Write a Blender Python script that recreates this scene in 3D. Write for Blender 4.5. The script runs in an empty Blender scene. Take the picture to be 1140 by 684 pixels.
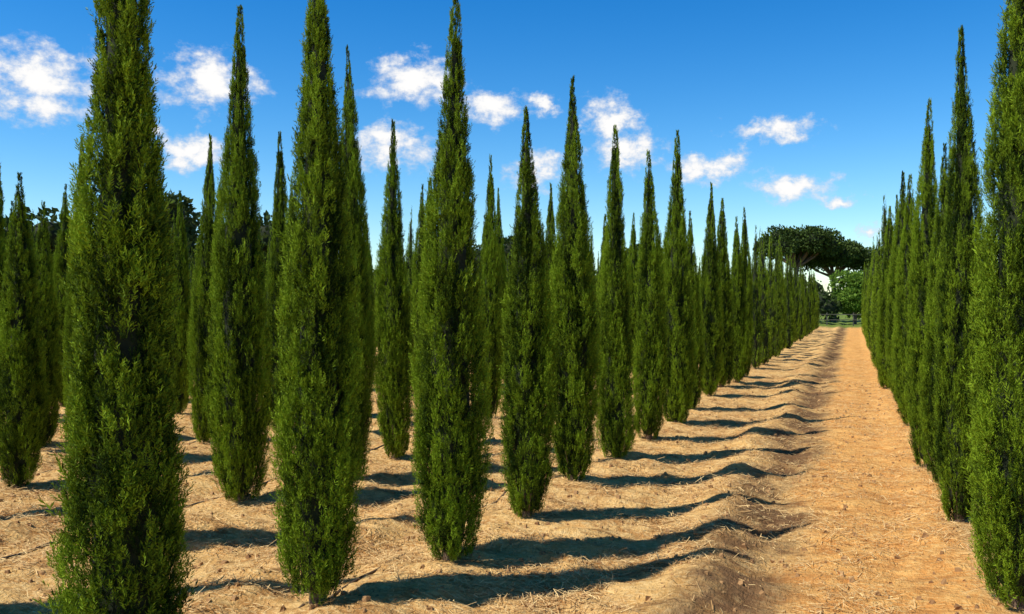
import bpy, math, numpy as np
from mathutils import Vector
R = np.random.RandomState(7)
sc = bpy.context.scene
sc.view_settings.view_transform = 'Standard'
sc.view_settings.look = 'None'
sc.view_settings.exposure = 0

# ------------------------------------------------------------------ noise
G = np.random.RandomState(3).rand(256, 256)
def vn(x, y):
    x = np.asarray(x, float); y = np.asarray(y, float)
    xi = np.floor(x).astype(int); yi = np.floor(y).astype(int)
    fx = x-xi; fy = y-yi
    fx = fx*fx*(3-2*fx); fy = fy*fy*(3-2*fy)
    a = G[xi % 256, yi % 256]; b = G[(xi+1) % 256, yi % 256]
    c = G[xi % 256, (yi+1) % 256]; d = G[(xi+1) % 256, (yi+1) % 256]
    return (a*(1-fx)+b*fx)*(1-fy)+(c*(1-fx)+d*fx)*fy
def fbm(x, y, o=4):
    s = 0; a = .5; t = 0
    for i in range(o):
        s = s+a*vn(x*2**i+17.3*i, y*2**i+5.1*i); t += a; a *= .5
    return s/t
def nrm(v):
    return v/np.maximum(np.linalg.norm(v, axis=-1, keepdims=True), 1e-9)

# ------------------------------------------------------------------ mesh helpers
def build_mesh(name, parts, mats, smooth=False):
    V = []; Q = []; M = []; T = []; S = []; off = 0
    for p in parts:
        v, q, m, t = p[:4]
        V.append(v); Q.append(q+off); off += len(v)
        M.append(np.full(len(q), m, np.int32)); T.append(np.broadcast_to(np.asarray(t, np.float32), (len(v),)))
        S.append(np.full(len(q), bool(len(p) > 4 and p[4])))
    V = np.concatenate(V).astype(np.float32); Q = np.concatenate(Q).astype(np.int32)
    M = np.concatenate(M); T = np.concatenate(T); S = np.concatenate(S)
    me = bpy.data.meshes.new(name)
    me.vertices.add(len(V)); me.vertices.foreach_set("co", V.ravel())
    me.loops.add(len(Q)*4); me.loops.foreach_set("vertex_index", Q.ravel())
    me.polygons.add(len(Q)); me.polygons.foreach_set("loop_start", np.arange(0, len(Q)*4, 4, dtype=np.int32))
    me.polygons.foreach_set("material_index", M)
    me.polygons.foreach_set("use_smooth", S)
    me.update(calc_edges=True)
    at = me.attributes.new("tint", 'FLOAT', 'POINT'); at.data.foreach_set("value", T.astype(np.float32))
    for m in mats: me.materials.append(m)
    return me
def obj(name, me, loc=(0, 0, 0), rot=0, scale=(1, 1, 1)):
    o = bpy.data.objects.new(name, me); o.location = loc
    o.rotation_euler = (0, 0, rot); o.scale = scale
    sc.collection.objects.link(o); return o
def diamonds(P, D, L, W, rng):
    n = len(P); side = nrm(np.cross(D, rng.normal(size=(n, 3))))
    L = np.broadcast_to(L, (n,))[:, None]; W = np.broadcast_to(W, (n,))[:, None]
    mid = P+D*L*.45
    v = np.stack([P, mid+side*W*.5, P+D*L, mid-side*W*.5], 1).reshape(-1, 3)
    return v, np.arange(n*4).reshape(n, 4)
def tube(path, rad, n=8):
    path = np.asarray(path, float); k = len(path)
    rad = np.broadcast_to(rad, (k,))
    tan = nrm(np.gradient(path, axis=0))
    ref = np.array([1., 0, 0]) if abs(tan[0][0]) < .8 else np.array([0, 1., 0])
    a = np.arange(n)*2*np.pi/n; V = []
    for i in range(k):
        s = nrm(np.cross(tan[i], ref)); t = np.cross(tan[i], s)
        V.append(path[i]+rad[i]*(np.cos(a)[:, None]*s+np.sin(a)[:, None]*t))
    V = np.concatenate(V); Q = []
    for i in range(k-1):
        for j in range(n):
            Q.append([i*n+j, i*n+(j+1) % n, (i+1)*n+(j+1) % n, (i+1)*n+j])
    return V, np.array(Q)
def box(c, s):
    c = np.array(c, float); s = np.array(s, float)/2
    v = np.array([[x, y, z] for z in (-1, 1) for y in (-1, 1) for x in (-1, 1)], float)*s+c
    q = np.array([[0, 2, 3, 1], [4, 5, 7, 6], [0, 1, 5, 4], [2, 6, 7, 3], [0, 4, 6, 2], [1, 3, 7, 5]])
    return v, q

# ------------------------------------------------------------------ node helpers
class NT:
    def __init__(s, tree): s.t = tree; s.n = tree.nodes; s.l = tree.links
    def node(s, typ, **kw):
        n = s.n.new(typ)
        for k, v in kw.items(): setattr(n, k, v)
        return n
    def set(s, inp, v):
        if isinstance(v, bpy.types.NodeSocket): s.l.new(v, inp)
        else: inp.default_value = v
    def math(s, op, a, b=0., c=0., clamp=False):
        n = s.node('ShaderNodeMath', operation=op); n.use_clamp = clamp
        s.set(n.inputs[0], a); s.set(n.inputs[1], b); s.set(n.inputs[2], c); return n.outputs[0]
    def vmath(s, op, a, b=(0, 0, 0)):
        n = s.node('ShaderNodeVectorMath', operation=op); s.set(n.inputs[0], a); s.set(n.inputs[1], b)
        return n.outputs['Value'] if op == 'LENGTH' else n.outputs[0]
    def mix(s, f, a, b, mode='MIX'):
        n = s.node('ShaderNodeMix', data_type='RGBA', blend_type=mode)
        s.set(n.inputs[0], f)
        s.set(n.inputs[6], a if isinstance(a, bpy.types.NodeSocket) else (*a, 1))
        s.set(n.inputs[7], b if isinstance(b, bpy.types.NodeSocket) else (*b, 1)); return n.outputs[2]
    def noise(s, vec, scale, detail=5, rough=.55, out='Fac'):
        n = s.node('ShaderNodeTexNoise'); s.l.new(vec, n.inputs['Vector'])
        n.inputs['Scale'].default_value = scale; n.inputs['Detail'].default_value = detail
        n.inputs['Roughness'].default_value = rough; return n.outputs[out]
    def rng(s, v, a, b, c=0., d=1., smooth=True):
        n = s.node('ShaderNodeMapRange', interpolation_type='SMOOTHSTEP' if smooth else 'LINEAR')
        s.set(n.inputs[0], v)
        for i, x in enumerate((a, b, c, d)): n.inputs[i+1].default_value = x
        return n.outputs[0]
def new_mat(name):
    m = bpy.data.materials.new(name); m.use_nodes = True; t = NT(m.node_tree)
    b = t.n['Principled BSDF']; return m, t, b

def leaf_mat(name, dark, light, transl=.25, objvar=.25):
    m, t, b = new_mat(name)
    a = t.node('ShaderNodeAttribute', attribute_name='tint').outputs['Fac']
    tc = t.node('ShaderNodeTexCoord').outputs['Object']
    nz = t.noise(tc, 3.0, 4)
    oi = t.node('ShaderNodeObjectInfo').outputs['Random']
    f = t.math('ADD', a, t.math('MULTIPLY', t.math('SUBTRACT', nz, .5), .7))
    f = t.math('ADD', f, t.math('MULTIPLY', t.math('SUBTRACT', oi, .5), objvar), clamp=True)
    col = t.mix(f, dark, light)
    t.l.new(col, b.inputs['Base Color']); b.inputs['Roughness'].default_value = .7
    b.inputs['Specular IOR Level'].default_value = .12
    tr = t.node('ShaderNodeBsdfTranslucent'); t.l.new(t.mix(.3, col, light), tr.inputs['Color'])
    mx = t.node('ShaderNodeMixShader'); mx.inputs[0].default_value = transl
    t.l.new(b.outputs[0], mx.inputs[1]); t.l.new(tr.outputs[0], mx.inputs[2])
    t.l.new(mx.outputs[0], t.n['Material Output'].inputs['Surface'])
    return m
def flat_mat(name, c1, c2, scale=8, rough=.85, stretch=(1, 1, 1), bump=.0):
    m, t, b = new_mat(name)
    tc = t.node('ShaderNodeTexCoord').outputs['Object']
    v = t.vmath('MULTIPLY', tc, stretch); nz = t.noise(v, scale, 6)
    t.l.new(t.mix(t.rng(nz, .3, .7), c1, c2), b.inputs['Base Color'])
    b.inputs['Roughness'].default_value = rough
    if bump:
        bp = t.node('ShaderNodeBump'); bp.inputs['Strength'].default_value = bump; bp.inputs['Distance'].default_value = .02
        t.l.new(nz, bp.inputs['Height']); t.l.new(bp.outputs[0], b.inputs['Normal'])
    return m
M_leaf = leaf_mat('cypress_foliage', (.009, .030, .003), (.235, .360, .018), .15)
M_core = flat_mat('crown_light_blocker', (.006, .012, .002), (.018, .028, .004), 30)  # near-black solid core added inside the crowns to block light, no real twigs
M_bark = flat_mat('cypress_bark', (.10, .06, .035), (.22, .15, .10), 20, stretch=(3, 3, .5), bump=.6)
M_pine = leaf_mat('pine_needles', (.018, .036, .012), (.105, .165, .03), .1)
M_broad = leaf_mat('broadleaf_foliage', (.02, .04, .012), (.08, .12, .03), .2)
M_bright = leaf_mat('bright_foliage', (.08, .16, .02), (.32, .50, .07), .35)
M_wood = flat_mat('weathered_wood', (.05, .05, .035), (.12, .11, .08), 6)
M_hose = flat_mat('black_polythene', (.015, .015, .016), (.04, .038, .035), 5, rough=.45)
M_hose2 = flat_mat('dusty_polythene', (.06, .035, .02), (.14, .09, .05), 12, rough=.8)

# ------------------------------------------------------------------ cypress
H0 = 3.7
PR = {
 0: ([0, .02, .05, .10, .18, .25, .35, .5, .65, .8, .9, .96, 1], [.50, .70, .84, .95, 1.0, .98, .92, .76, .56, .33, .18, .09, .03]),
 1: ([0, .02, .05, .10, .18, .25, .38, .5, .65, .8, .9, .96, 1], [.40, .56, .72, .87, .97, 1.0, .97, .83, .60, .34, .16, .08, .03]),
 2: ([0, .02, .05, .10, .18, .25, .35, .5, .65, .8, .9, .96, 1], [.55, .76, .90, 1.0, 1.0, .96, .87, .70, .52, .35, .20, .11, .03]),
}
def make_cypress(name, seed, nb, ns, nl, ls, prof):
    rng = np.random.RandomState(seed)
    tx, ry = PR[prof]; rmax = .224; z0 = .02; HC = H0-z0
    wob = rng.normal(0, .045, len(ry)); wob[-2:] = 0
    ry = np.array(ry)*(1+wob)
    bend = rng.normal(0, .022, 2)
    def rad(z):
        return np.interp((z-z0)/HC, tx, ry)*rmax
    def axis(z):
        t = np.clip(z/H0, 0, 1); return np.stack([bend[0]*t**2, bend[1]*np.sin(t*3), 0*t], -1)
    zc = np.linspace(z0, H0*.985, 400); w = rad(zc)+.03; cdf = np.cumsum(w)/w.sum()
    bz = np.interp(rng.rand(nb), cdf, zc)
    ph = rng.rand(nb)*2*np.pi
    # clefts and shoulders running up the crown
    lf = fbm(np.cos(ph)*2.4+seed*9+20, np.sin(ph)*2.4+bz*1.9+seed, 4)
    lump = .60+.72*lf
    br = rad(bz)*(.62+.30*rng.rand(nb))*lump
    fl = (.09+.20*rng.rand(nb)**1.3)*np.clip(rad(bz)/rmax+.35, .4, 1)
    btint = rng.normal(0, .27, nb)+(lf-.5)*1.6  # random clump tone, plus shade of the clefts painted into the tint
    I = np.repeat(np.arange(nb), ns); n = len(I)
    a = rng.rand(n)
    fw = .021*np.clip(rad(bz)/rmax+.1, .15, 1)
    out = np.stack([np.cos(ph), np.sin(ph), 0*ph], -1)[I]
    tang = np.stack([-np.sin(ph), np.cos(ph), 0*ph], -1)[I]
    z = np.minimum(bz[I]+a*fl[I]-.03, H0*.99)
    z = np.maximum(z, z0-.02+.05*rng.rand(n))
    rr = br[I]*(.15+.85*rad(z)/np.maximum(rad(bz[I]), 1e-3))+a*fl[I]*.07
    rr = rr+rng.normal(0, 1, n)*fw[I]*(1-.65*a)
    tt = rng.normal(0, 1, n)*fw[I]*(1-.65*a)
    P = out*rr[:, None]+tang*tt[:, None]; P[:, 2] = z
    P += axis(z)
    oj = nrm(P*[1, 1, 0]+1e-6)
    oa = (.08+.42*rng.rand(n))*np.clip(rad(z)/rmax+.25, .3, 1)
    Dr = nrm(oj*oa[:, None]+np.array([0, 0, 1.])+rng.normal(0, .18, (n, 3)))
    SL = (.032+.042*rng.rand(n))*np.clip(rad(z)/rmax+.4, .5, 1)*ls**.35
    stray = rng.rand(n) < .025
    SL = np.where(stray, SL*1.7, SL)
    side = nrm(np.cross(Dr, rng.normal(size=(n, 3))))
    parts = []; LP = []; LD = []; LL = []; LT = []
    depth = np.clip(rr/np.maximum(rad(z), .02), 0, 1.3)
    ti = .32+.95*(depth-.78)+btint[I]+.12*a+rng.normal(0, .10, n)  # inner leaves tinted darker to paint crown shade, plus random leaf tone
    for k in range(nl):
        s = k/(nl-1) if nl > 1 else 0
        sg = 1 if k % 2 else -1
        LP.append(P+Dr*(SL*s*.8)[:, None])
        LD.append(nrm(Dr*.8+side*sg*(.75*(1-.7*s))+rng.normal(0, .25, (n, 3))))
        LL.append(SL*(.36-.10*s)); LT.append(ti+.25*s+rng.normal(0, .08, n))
    LP = np.concatenate(LP); LD = np.concatenate(LD); LL = np.concatenate(LL); LT = np.concatenate(LT)
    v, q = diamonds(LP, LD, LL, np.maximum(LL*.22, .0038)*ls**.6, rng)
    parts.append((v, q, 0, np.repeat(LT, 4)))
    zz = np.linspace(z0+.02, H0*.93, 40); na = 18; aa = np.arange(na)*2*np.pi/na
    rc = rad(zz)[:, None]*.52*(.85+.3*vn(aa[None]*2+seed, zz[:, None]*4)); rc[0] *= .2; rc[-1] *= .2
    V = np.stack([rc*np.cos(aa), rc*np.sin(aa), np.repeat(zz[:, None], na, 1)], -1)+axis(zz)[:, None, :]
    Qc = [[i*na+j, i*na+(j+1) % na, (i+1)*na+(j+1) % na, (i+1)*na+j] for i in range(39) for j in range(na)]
    parts.append((V.reshape(-1, 3), np.array(Qc), 1, .3, True))  # added dark core that keeps light from passing through the crown
    zt = np.linspace(-.15, H0*.9, 12)
    pth = axis(zt); pth[:, 2] = zt
    v, q = tube(pth, np.interp(zt, [-.15, .05, .3, H0*.9], [.055, .042, .034, .005]), 10); parts.append((v, q, 2, .5, True))
    for k in range(12):
        p = rng.rand()*6.28; zb = .05+rng.rand()*.2; L = .10+rng.rand()*.07
        o = np.array([math.cos(p), math.sin(p), 0])
        pts = [np.array([0, 0, zb])+o*L*s+np.array([0, 0, L*1.3*s*s]) for s in (0, .35, .7, 1)]
        v, q = tube(pts, [.012, .009, .006, .003], 5); parts.append((v, q, 2, .5, True))
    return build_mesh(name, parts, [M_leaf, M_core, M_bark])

near = [make_cypress('cypress_mesh_%d' % i, 11+i*7, 1350, 16, 12, 1.0, [0, 1, 2, 0, 1][i]) for i in range(5)]
far = [make_cypress('cypress_far_mesh_%d' % i, 101+i*7, 480, 9, 4, 4.0, i % 3) for i in range(4)]

# rows run along +Y ; (u, v, height, width factor, mesh variant)
trees = [
 (-2.86, 2.90, 3.78, 1.16, 2), (-2.74, 4.15, 3.74, 1.06, 0), (-2.44, 5.21, 3.68, 1.02, 3), (-2.34, 6.40, 3.18, .93, 1),
 (-2.39, 7.76, 3.74, 1.02, 1), (-2.36, 9.17, 3.58, .92, 2), (-2.30, 10.55, 3.52, .94, 0), (-2.27, 12.14, 4.06, 1.05, 3),
 (-2.33, 13.8, 3.1, .85, 4), (-2.39, 16.0, 3.84, 1.0, 1),
 (.84, 5.50, 4.1, 1.04, 3), (.74, 7.40, 3.74, .86, 1), (.74, 8.9, 3.1, .80, 4), (.71, 9.92, 3.79, .9, 0),
 (.80, 3.3, 3.7, .8, 2),
 (-4.74, 6.04, 4.14, 1.07, 3), (-4.39, 7.22, 4.08, .9, 4), (-4.53, 8.33, 3.63, .9, 1), (-4.62, 9.35, 3.15, .8, 2), (-4.83, 11.65, 3.8, .85, 0),
 (-4.75, 3.0, 3.6, .9, 1), (-4.7, 4.7, 3.2, .8, 0),
 (-6.96, 5.80, 2.84, .95, 4), (-7.1, 7.3, 3.3, .85, 0), (-7.17, 8.5, 3.70, .88, 1), (-6.9, 9.6, 3.87, .95, 2), (-7.0, 4.2, 3.2, .85, 3),
 (-9.0, 7.8, 2.96, .95, 0), (-9.4, 8.8, 3.85, .95, 3), (-9.36, 10.5, 3.36, .9, 4), (-9.3, 6.3, 3.4, .95, 1),
]
def auto(u, v0, v1, step=1.42, ww=.94):
    v = v0
    while v < v1:
        if R.rand() > .04:
            trees.append((u+R.normal(0, .06), v+R.normal(0, .09), float(np.clip(R.normal(3.66, .34), 2.9, 4.4)), float(np.clip(R.normal(ww, .08), .75, 1.15)), R.randint(100)))
        v += step
auto(-2.38, 17.5, 64); auto(.72, 11.5, 64, 1.42); auto(-4.75, 13.1, 64); auto(-7.1, 11.1, 64, 1.35); auto(-9.4, 12.0, 64, 1.3)
for k in range(5, 13): auto(-2.4-2.35*(k-1), 2.0+R.rand(), 64, 1.22, 1.05)
auto(4.1, -3, 64)
def ground_h(u, v):
    u = np.asarray(u, float); v = np.asarray(v, float)
    h = 0*u-.05
    for r in [.72, 4.1]+[-2.4-2.35*k for k in range(12)]:
        h = h+.035*np.exp(-((u-r)/.33)**2)
    wv = (fbm(v*.35, u*.1+4, 2)-.5)
    m = .3+1.1*fbm(v*.9+3, u*.3, 3)
    for r in [-0.0]+[-2.35*k for k in range(1, 10)]:
        h = h+.060*m*np.exp(-((u-r+1.02+wv*.5)/.20)**2)
        h = h-.035*m*np.exp(-((u-r+1.50+wv*.5)/.22)**2)
        h = h-.040*np.exp(-((u-r+.60+wv*.25)/.20)**2)
    h = h-.018*np.exp(-((u-.30)/.16)**2)
    rough = np.where(u > -.35, .6, 1.)
    h = h+.085*(fbm(u*1.1, v*1.7, 5)-.5)+rough*(.10*(fbm(u*3.5, v*6+9, 4)-.5))
    h = h+.35*(fbm(u*.02, v*.02, 2)-.5)*np.clip((np.hypot(u, v)-60)/100, 0, 1)
    return h
for (u, v, h, w, k) in trees:
    d = math.hypot(u, v); me = near[k % 5] if d < 21 else far[k % 4]
    s = h/H0
    o = obj('cypress_tree', me, (u, v, float(ground_h(u, v))-.02), R.rand()*6.28, (w, w, s))
    o.rotation_euler[0] = R.normal(0, .006); o.rotation_euler[1] = R.normal(0, .006)

# ------------------------------------------------------------------ ground
def spread(a, b, step, far_a, far_b, g):
    c = list(np.arange(a, b, step)); s = step; x = c[-1]
    while x < far_b: s *= g; x += s; c.append(x)
    s = step; x = a; l = []
    while x > far_a: s *= g; x -= s; l.append(x)
    return np.array(l[::-1]+c)
us = spread(-8.0, 1.4, .03, -1800, 1800, 1.06); vs = spread(3.4, 12., .033, -900, 3500, 1.02)
UU, VV = np.meshgrid(us, vs, indexing='ij')
ZZ = ground_h(UU, VV)
nu, nv = UU.shape
idx = np.arange(nu*nv).reshape(nu, nv)
Q = np.stack([idx[:-1, :-1], idx[1:, :-1], idx[1:, 1:], idx[:-1, 1:]], -1).reshape(-1, 4)
m, t, b = new_mat('dry_soil_and_straw')
tc = t.node('ShaderNodeTexCoord').outputs['Object']
sp = t.node('ShaderNodeSeparateXYZ'); t.l.new(tc, sp.inputs[0]); U, Vv = sp.outputs[0], sp.outputs[1]
n1 = t.noise(tc, 1.1, 8, .65); n2 = t.noise(tc, 7, 8, .68); n3 = t.noise(t.vmath('MULTIPLY', tc, (22, 60, 10)), 1., 6, .6)
n4 = t.noise(t.vmath('MULTIPLY', tc, (60, 25, 10)), 1., 5, .6); n5 = t.noise(t.vmath('MULTIPLY', tc, (2.0, 5.5, 1)), 1., 7, .68)
c = t.mix(t.rng(n1, .38, .62), (.50, .245, .08), (.78, .46, .16))
c = t.mix(t.rng(n2, .40, .62, 0, .8), c, (.92, .60, .24))
c = t.mix(t.rng(n3, .48, .64, 0, .7), c, (.96, .70, .34))
c = t.mix(t.rng(n5, .53, .66, 0, .8), c, (.30, .145, .05))
uw = t.math('ADD', U, t.math('MULTIPLY', t.math('SUBTRACT', t.noise(tc, .8, 5, .6), .5), .7))
pm = t.math('MULTIPLY', t.rng(uw, -.5, -.25), t.rng(uw, .85, .6))
pc = t.mix(t.rng(n2, .35, .65), (.76, .33, .085), (.94, .50, .15))
pc = t.mix(t.rng(n3, .48, .64, 0, .7), pc, (.97, .65, .26))
pc = t.mix(t.rng(n5, .47, .66, 0, .65), pc, (.58, .26, .08))
c = t.mix(t.math('MULTIPLY', pm, .9), c, pc)
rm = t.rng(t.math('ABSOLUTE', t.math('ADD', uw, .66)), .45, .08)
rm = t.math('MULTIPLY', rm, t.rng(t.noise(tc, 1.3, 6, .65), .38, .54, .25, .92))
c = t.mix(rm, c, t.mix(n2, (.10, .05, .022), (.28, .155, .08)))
c = t.mix(t.rng(n4, .56, .72, 0, .65), c, (.16, .08, .03))
gm = t.rng(Vv, 66, 74)
c = t.mix(gm, c, t.mix(n1, (.10, .18, .02), (.22, .26, .06)))
t.l.new(c, b.inputs['Base Color']); b.inputs['Roughness'].default_value = .95; b.inputs['Specular IOR Level'].default_value = .1
hsum = t.math('ADD', t.math('MULTIPLY', n2, 1.6), t.math('ADD', t.math('MULTIPLY', n3, .6), t.math('MULTIPLY', n4, .6)))
bp = t.node('ShaderNodeBump'); bp.inputs['Strength'].default_value = .9; bp.inputs['Distance'].default_value = .04
t.l.new(hsum, bp.inputs['Height']); t.l.new(bp.outputs[0], b.inputs['Normal'])
obj('ground', build_mesh('ground', [(np.stack([UU, VV, ZZ], -1).reshape(-1, 3), Q, 0, .5, True)], [m]))

# straw litter
ms, t, b = new_mat('dry_straw')
a = t.node('ShaderNodeAttribute', attribute_name='tint').outputs['Fac']
t.l.new(t.mix(a, (.42, .21, .065), (.95, .69, .32)), b.inputs['Base Color']); b.inputs['Roughness'].default_value = .8
n = 640000; rr = np.random.RandomState(5)
v = 2.6+26*rr.rand(n)**1.6; u = -11+12.6*rr.rand(n)
den = fbm(u*1.8, v*3.4+40, 4)
keep = rr.rand(n) < np.clip((den-.42)*7, .03, 1)*np.where((u > -.9) & (u < -.35), .35, 1)*np.where((u > -.35), .6, 1)
u = u[keep]; v = v[keep]; n = len(u)
ang = rr.rand(n)*6.283
D = nrm(np.stack([np.cos(ang), np.sin(ang), rr.normal(0.03, .2, n)], -1))
P = np.stack([u, v, ground_h(u, v)+.004+.018*rr.rand(n)], -1)
L = .02+.09*rr.rand(n)**2; W = .002+.0028*rr.rand(n)
sd = nrm(np.cross(D, np.array([0, 0, 1.])+rr.normal(0, .3, (n, 3))))
V4 = np.stack([P-sd*W[:, None]/2, P+sd*W[:, None]/2, P+sd*W[:, None]/2+D*L[:, None], P-sd*W[:, None]/2+D*L[:, None]], 1).reshape(-1, 3)
obj('dry_straw_litter', build_mesh('dry_straw_litter', [(V4, np.arange(n*4).reshape(n, 4), 0, np.repeat(rr.rand(n), 4))], [ms]))
# clods of earth
n = 7000; v = 2.5+18*rr.rand(n)**1.6; u = -9+10*rr.rand(n); parts = []
oc = np.array([[-1, -1, -1], [1, -1, -1], [1, 1, -1], [-1, 1, -1], [-.6, -.6, .8], [.6, -.6, .8], [.6, .6, .8], [-.6, .6, .8]])
cq = np.array([[0, 3, 2, 1], [4, 5, 6, 7], [0, 1, 5, 4], [1, 2, 6, 5], [2, 3, 7, 6], [3, 0, 4, 7]])
sz = .004+.018*rr.rand(n)**3
V8 = (oc[None]+rr.normal(0, .28, (n, 8, 3)))*sz[:, None, None]+np.stack([u, v, ground_h(u, v)+.003], -1)[:, None]
Qk = (cq[None]+(np.arange(n)*8)[:, None, None]).reshape(-1, 4)
M_clod = flat_mat('earth_clods', (.26, .13, .05), (.50, .29, .12), 3)
obj('soil_clods', build_mesh('soil_clods', [(V8.reshape(-1, 3), Qk, 0, .5)], [M_clod]))

# drip hoses
for (hu, mt, zo) in [(-2.85, M_hose2, .0), (-5.1, M_hose, .010), (-7.5, M_hose, .012), (-9.8, M_hose, .012)]:
    vv = np.arange(1.5, 60, .2); uu = hu+.12*(fbm(vv*.5, vv*0+hu, 2)-.5)*2
    pth = np.stack([uu, vv, ground_h(uu, vv)+zo], -1)
    vq = tube(pth, .010, 6)
    obj('irrigation_hose', build_mesh('irrigation_hose', [(vq[0], vq[1], 0, .5, True)], [mt]))

# ------------------------------------------------------------------ background trees
def blob_leaves(blobs, per, size, rng):
    P = []; D = []; S = []
    for (c, r) in blobs:
        n = int(per*r[0]*r[2]); d = nrm(rng.normal(size=(n, 3)))
        k = (.55+.5*rng.rand(n)**.6)*(.8+.45*fbm(d[:, 0]*2.5+c[0], d[:, 2]*2.5+d[:, 1]*2+c[1], 3))
        P.append(np.array(c)+d*k[:, None]*np.array(r)); D.append(nrm(d+rng.normal(0, .8, (n, 3)))); S.append(size*(.6+.8*rng.rand(n)))
    P = np.concatenate(P); D = np.concatenate(D); S = np.concatenate(S)
    v, q = diamonds(P, D, S, S*.6, rng)
    return (v, q, 0, np.repeat(rng.normal(.45, .2, len(P)), 4))
def core(c, r, f=.6):
    n1_, n2_ = 10, 14; V = []
    for i in range(n1_):
        th = math.pi*(i+.02)/(n1_-1+.04)
        for j in range(n2_):
            p = 2*math.pi*j/n2_
            V.append([c[0]+f*r[0]*math.sin(th)*math.cos(p), c[1]+f*r[1]*math.sin(th)*math.sin(p), c[2]+f*r[2]*math.cos(th)])
    Qq = [[i*n2_+j, i*n2_+(j+1) % n2_, (i+1)*n2_+(j+1) % n2_, (i+1)*n2_+j] for i in range(n1_-1) for j in range(n2_)]
    return np.array(V), np.array(Qq), 1, .5, True
def tree(name, loc, blobs, mat, trunk_h, tr, per=260, size=.3, seed=1, cf=.62):
    rng = np.random.RandomState(seed)
    parts = [blob_leaves(blobs, per, size, rng)]
    for bb in blobs: parts.append(core(*bb, cf))
    tp = [[0, 0, -.3], [.08, 0, trunk_h*.5], [0, .1, trunk_h]]
    v, q = tube(tp, [tr*1.2, tr*.85, tr*.7], 10); parts.append((v, q, 2, .5, True))
    for bb in blobs:
        c = np.array(bb[0]); a0 = np.array([0, .1, trunk_h-.2])
        v, q = tube([a0, a0*.45+c*.55-[0, 0, .25], c], [tr*.5, tr*.3, tr*.12], 6); parts.append((v, q, 2, .5, True))
    return obj(name, build_mesh(name, parts, [mat, M_core, M_bark]), loc)
def pine_blobs(h, w, seed):
    r = np.random.RandomState(seed); B = []
    for k in range(18):
        a = r.rand()*6.28; d = w*.5*math.sqrt(r.rand())*.82
        B.append(([d*math.cos(a), d*math.sin(a), h-1.4-1.3*(d/(w*.5))**2+r.normal(0, .2)], [1.15+.4*r.rand(), 1.15+.4*r.rand(), .8+.35*r.rand()]))
    return B
tree('stone_pine', (-5.2, 90, 0), pine_blobs(9.4, 8.6, 1), M_pine, 5.4, .32, 700, .26, 3)
tree('stone_pine', (-1.9, 95, 0), pine_blobs(8.5, 7.6, 2), M_pine, 4.6, .30, 700, .26, 5)
tree('stone_pine', (-22, 100, 0), pine_blobs(8.6, 8, 6), M_pine, 5.0, .30, 500, .28, 8)
def broad_blobs(h, w, seed, k=11):
    r = np.random.RandomState(seed); B = []
    for i in range(k):
        z = h*(.22+.64*r.rand()); a = r.rand()*6.28; d = w*.45*r.rand()**.5*(1.1-z/h*.6)
        s = h*.15*(.7+.6*r.rand()); B.append(([d*math.cos(a), d*math.sin(a), z], [s*1.15, s*1.15, s]))
    return B
tree('broadleaf_tree', (.1, 82, 0), broad_blobs(4.7, 4.0, 21, 16), M_bright, 1.6, .15, 800, .26, 9, .4)
tree('broadleaf_tree', (2.8, 84, 0), broad_blobs(6.0, 5.5, 22, 16), M_bright, 1.6, .15, 700, .26, 10, .4)
for i, (x, y, h) in enumerate([(-34.5, 37, 7.4), (-34, 47, 7.0), (-33.5, 28, 6.2), (-34, 84, 8.3), (-27, 82, 7.6)]):
    tree('oak_tree', (x, y, 0), broad_blobs(h, 7.5, 70+i, 22), M_broad, 2.2, .25, 260, .34, 20+i, .62)
parts = []; rb = np.random.RandomState(31)
lst = [(-x, 78+rb.rand()*10) for x in np.arange(4, 110, 3.4)]+[(-38-rb.rand()*6, y) for y in np.arange(2, 78, 3.4)]+[(x, 82+rb.rand()*8) for x in np.arange(7, 60, 4)]
for i, (x, y) in enumerate(lst):
    h = 5.2+2.4*rb.rand() if x < -34 or y < 77 else 4.0+2.0*rb.rand()
    B = [([c[0]+x, c[1]+y, c[2]-.5], r) for c, r in broad_blobs(h, 5.5, 50+i, 9)]
    parts.append(blob_leaves(B, 130, .36, rb))
    for bb in B: parts.append(core(*bb, .7))
    vq = tube([[x, y, -.4], [x+.1, y, h*.6]], [.2, .1], 6); parts.append((vq[0], vq[1], 2, .5, True))
obj('distant_tree_line', build_mesh('distant_tree_line', parts, [M_broad, M_core, M_bark]))

# fence across the end of the alley
parts = []
for x in np.arange(-30, 20, 2.0):
    v, q = box((x, 76, .45), (.09, .09, 1.1)); parts.append((v, q, 0, .5))
for z in (.42, .85):
    v, q = box((-5, 75.93, z), (50, .04, .06)); parts.append((v, q, 0, .5))
obj('wooden_fence', build_mesh('wooden_fence', parts, [M_wood]))

# ------------------------------------------------------------------ light + sky
el = math.radians(53)
sun = bpy.data.lights.new('sun', 'SUN'); sun.energy = 5.0; sun.angle = math.radians(.5); sun.color = (1, .94, .82)
so = bpy.data.objects.new('sun', sun); sc.collection.objects.link(so)
dirv = Vector((math.cos(el)*.76, math.cos(el)*.65, -math.sin(el)))
so.rotation_euler = dirv.to_track_quat('-Z', 'Y').to_euler(); so.location = (-20, -20, 30)

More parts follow.
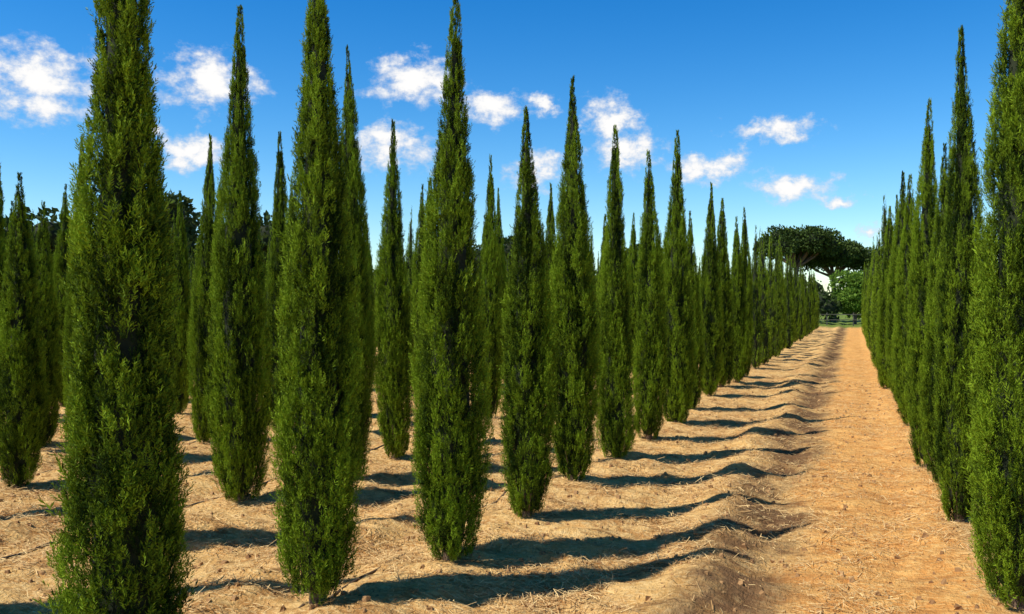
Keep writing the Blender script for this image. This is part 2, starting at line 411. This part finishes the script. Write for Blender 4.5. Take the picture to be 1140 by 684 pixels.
w = bpy.data.worlds.new('World'); sc.world = w; w.use_nodes = True; t = NT(w.node_tree)
bg = t.n['Background']; bg.inputs['Strength'].default_value = .12
sky = t.node('ShaderNodeTexSky', sky_type='NISHITA'); sky.sun_disc = False
sky.sun_elevation = el; sky.sun_rotation = math.radians(229); sky.dust_density = .1; sky.ozone_density = 3; sky.air_density = 1.0
hs = t.node('ShaderNodeHueSaturation'); hs.inputs['Saturation'].default_value = 1.45; hs.inputs['Value'].default_value = 1.42
t.l.new(sky.outputs[0], hs.inputs['Color'])
tc = t.node('ShaderNodeTexCoord').outputs['Generated']
sp = t.node('ShaderNodeSeparateXYZ'); t.l.new(tc, sp.inputs[0])
zen = t.mix(t.rng(sp.outputs[2], .0, .42), (.90, .98, 1.0), (.68, .80, .92))
zen = t.mix(t.rng(sp.outputs[2], .36, .80), zen, (.42, .37, .34))
skc = t.mix(1., hs.outputs[0], zen, 'MULTIPLY')
az = t.math('ARCTAN2', sp.outputs[0], sp.outputs[1])
hl = t.math('SQRT', t.math('ADD', t.math('MULTIPLY', sp.outputs[0], sp.outputs[0]), t.math('MULTIPLY', sp.outputs[1], sp.outputs[1])))
te = t.math('DIVIDE', sp.outputs[2], t.math('MAXIMUM', hl, .01))
cb = t.node('ShaderNodeCombineXYZ'); t.l.new(az, cb.inputs[0]); t.l.new(te, cb.inputs[1])
p = cb.outputs[0]
wn = t.noise(p, 28, 5, .65, 'Color')
wp = t.vmath('ADD', p, t.vmath('MULTIPLY', t.vmath('SUBTRACT', wn, (.5, .5, .5)), (.05, .036, 0)))
clouds = [(-49.1, .222, .068, .050), (-39.8, .238, .062, .038), (-40.9, .162, .046, .024), (-27.2, .252, .064, .036), (-22.5, .223, .050, .024),
 (-28.9, .1755, .058, .034), (-19.3, .152, .040, .028), (-18.8, .225, .022, .015), (-14.8, .205, .038, .036), (-13.8, .172, .054, .028), (-8.4, .153, .054, .017),
 (-4.8, .189, .056, .017), (-3.4, .128, .050, .018), (-.8, .113, .024, .009), (.9, .078, .018, .012), (-43.4, .178, .02, .022),
 (-68, .2, .06, .035), (25, .22, .06, .03), (50, .16, .07, .03), (-90, .15, .08, .03), (80, .25, .07, .04), (140, .2, .09, .04), (-150, .22, .08, .04)]
d = None
for (a, e, sa, se) in clouds:
    q = t.vmath('MULTIPLY', t.vmath('SUBTRACT', wp, (math.radians(a), e, 0)), (1/sa, 1/se, 0))
    x = t.math('SUBTRACT', 1.0, t.vmath('LENGTH', q))
    d = x if d is None else t.math('MAXIMUM', d, x)
fn = t.noise(t.vmath('MULTIPLY', p, (1, 1.3, 1)), 38, 10, .62)
dens = t.math('ADD', d, t.math('MULTIPLY', t.math('SUBTRACT', fn, .5), 2.4))
al = t.rng(dens, .0, .80)
cc = t.mix(t.rng(dens, .2, .95), (5.4, 5.9, 6.8), (8.5, 8.4, 8.3))
t.l.new(t.mix(al, skc, cc), bg.inputs['Color'])

# ------------------------------------------------------------------ camera
cam = bpy.data.cameras.new('camera'); co = bpy.data.objects.new('camera', cam); sc.collection.objects.link(co)
cam.lens = 31.17; cam.sensor_width = 36; cam.clip_end = 6000; cam.clip_start = .05
co.location = (0, 0, 1.6)
co.rotation_euler = (math.radians(89.88), 0, math.radians(21.06))
sc.camera = co
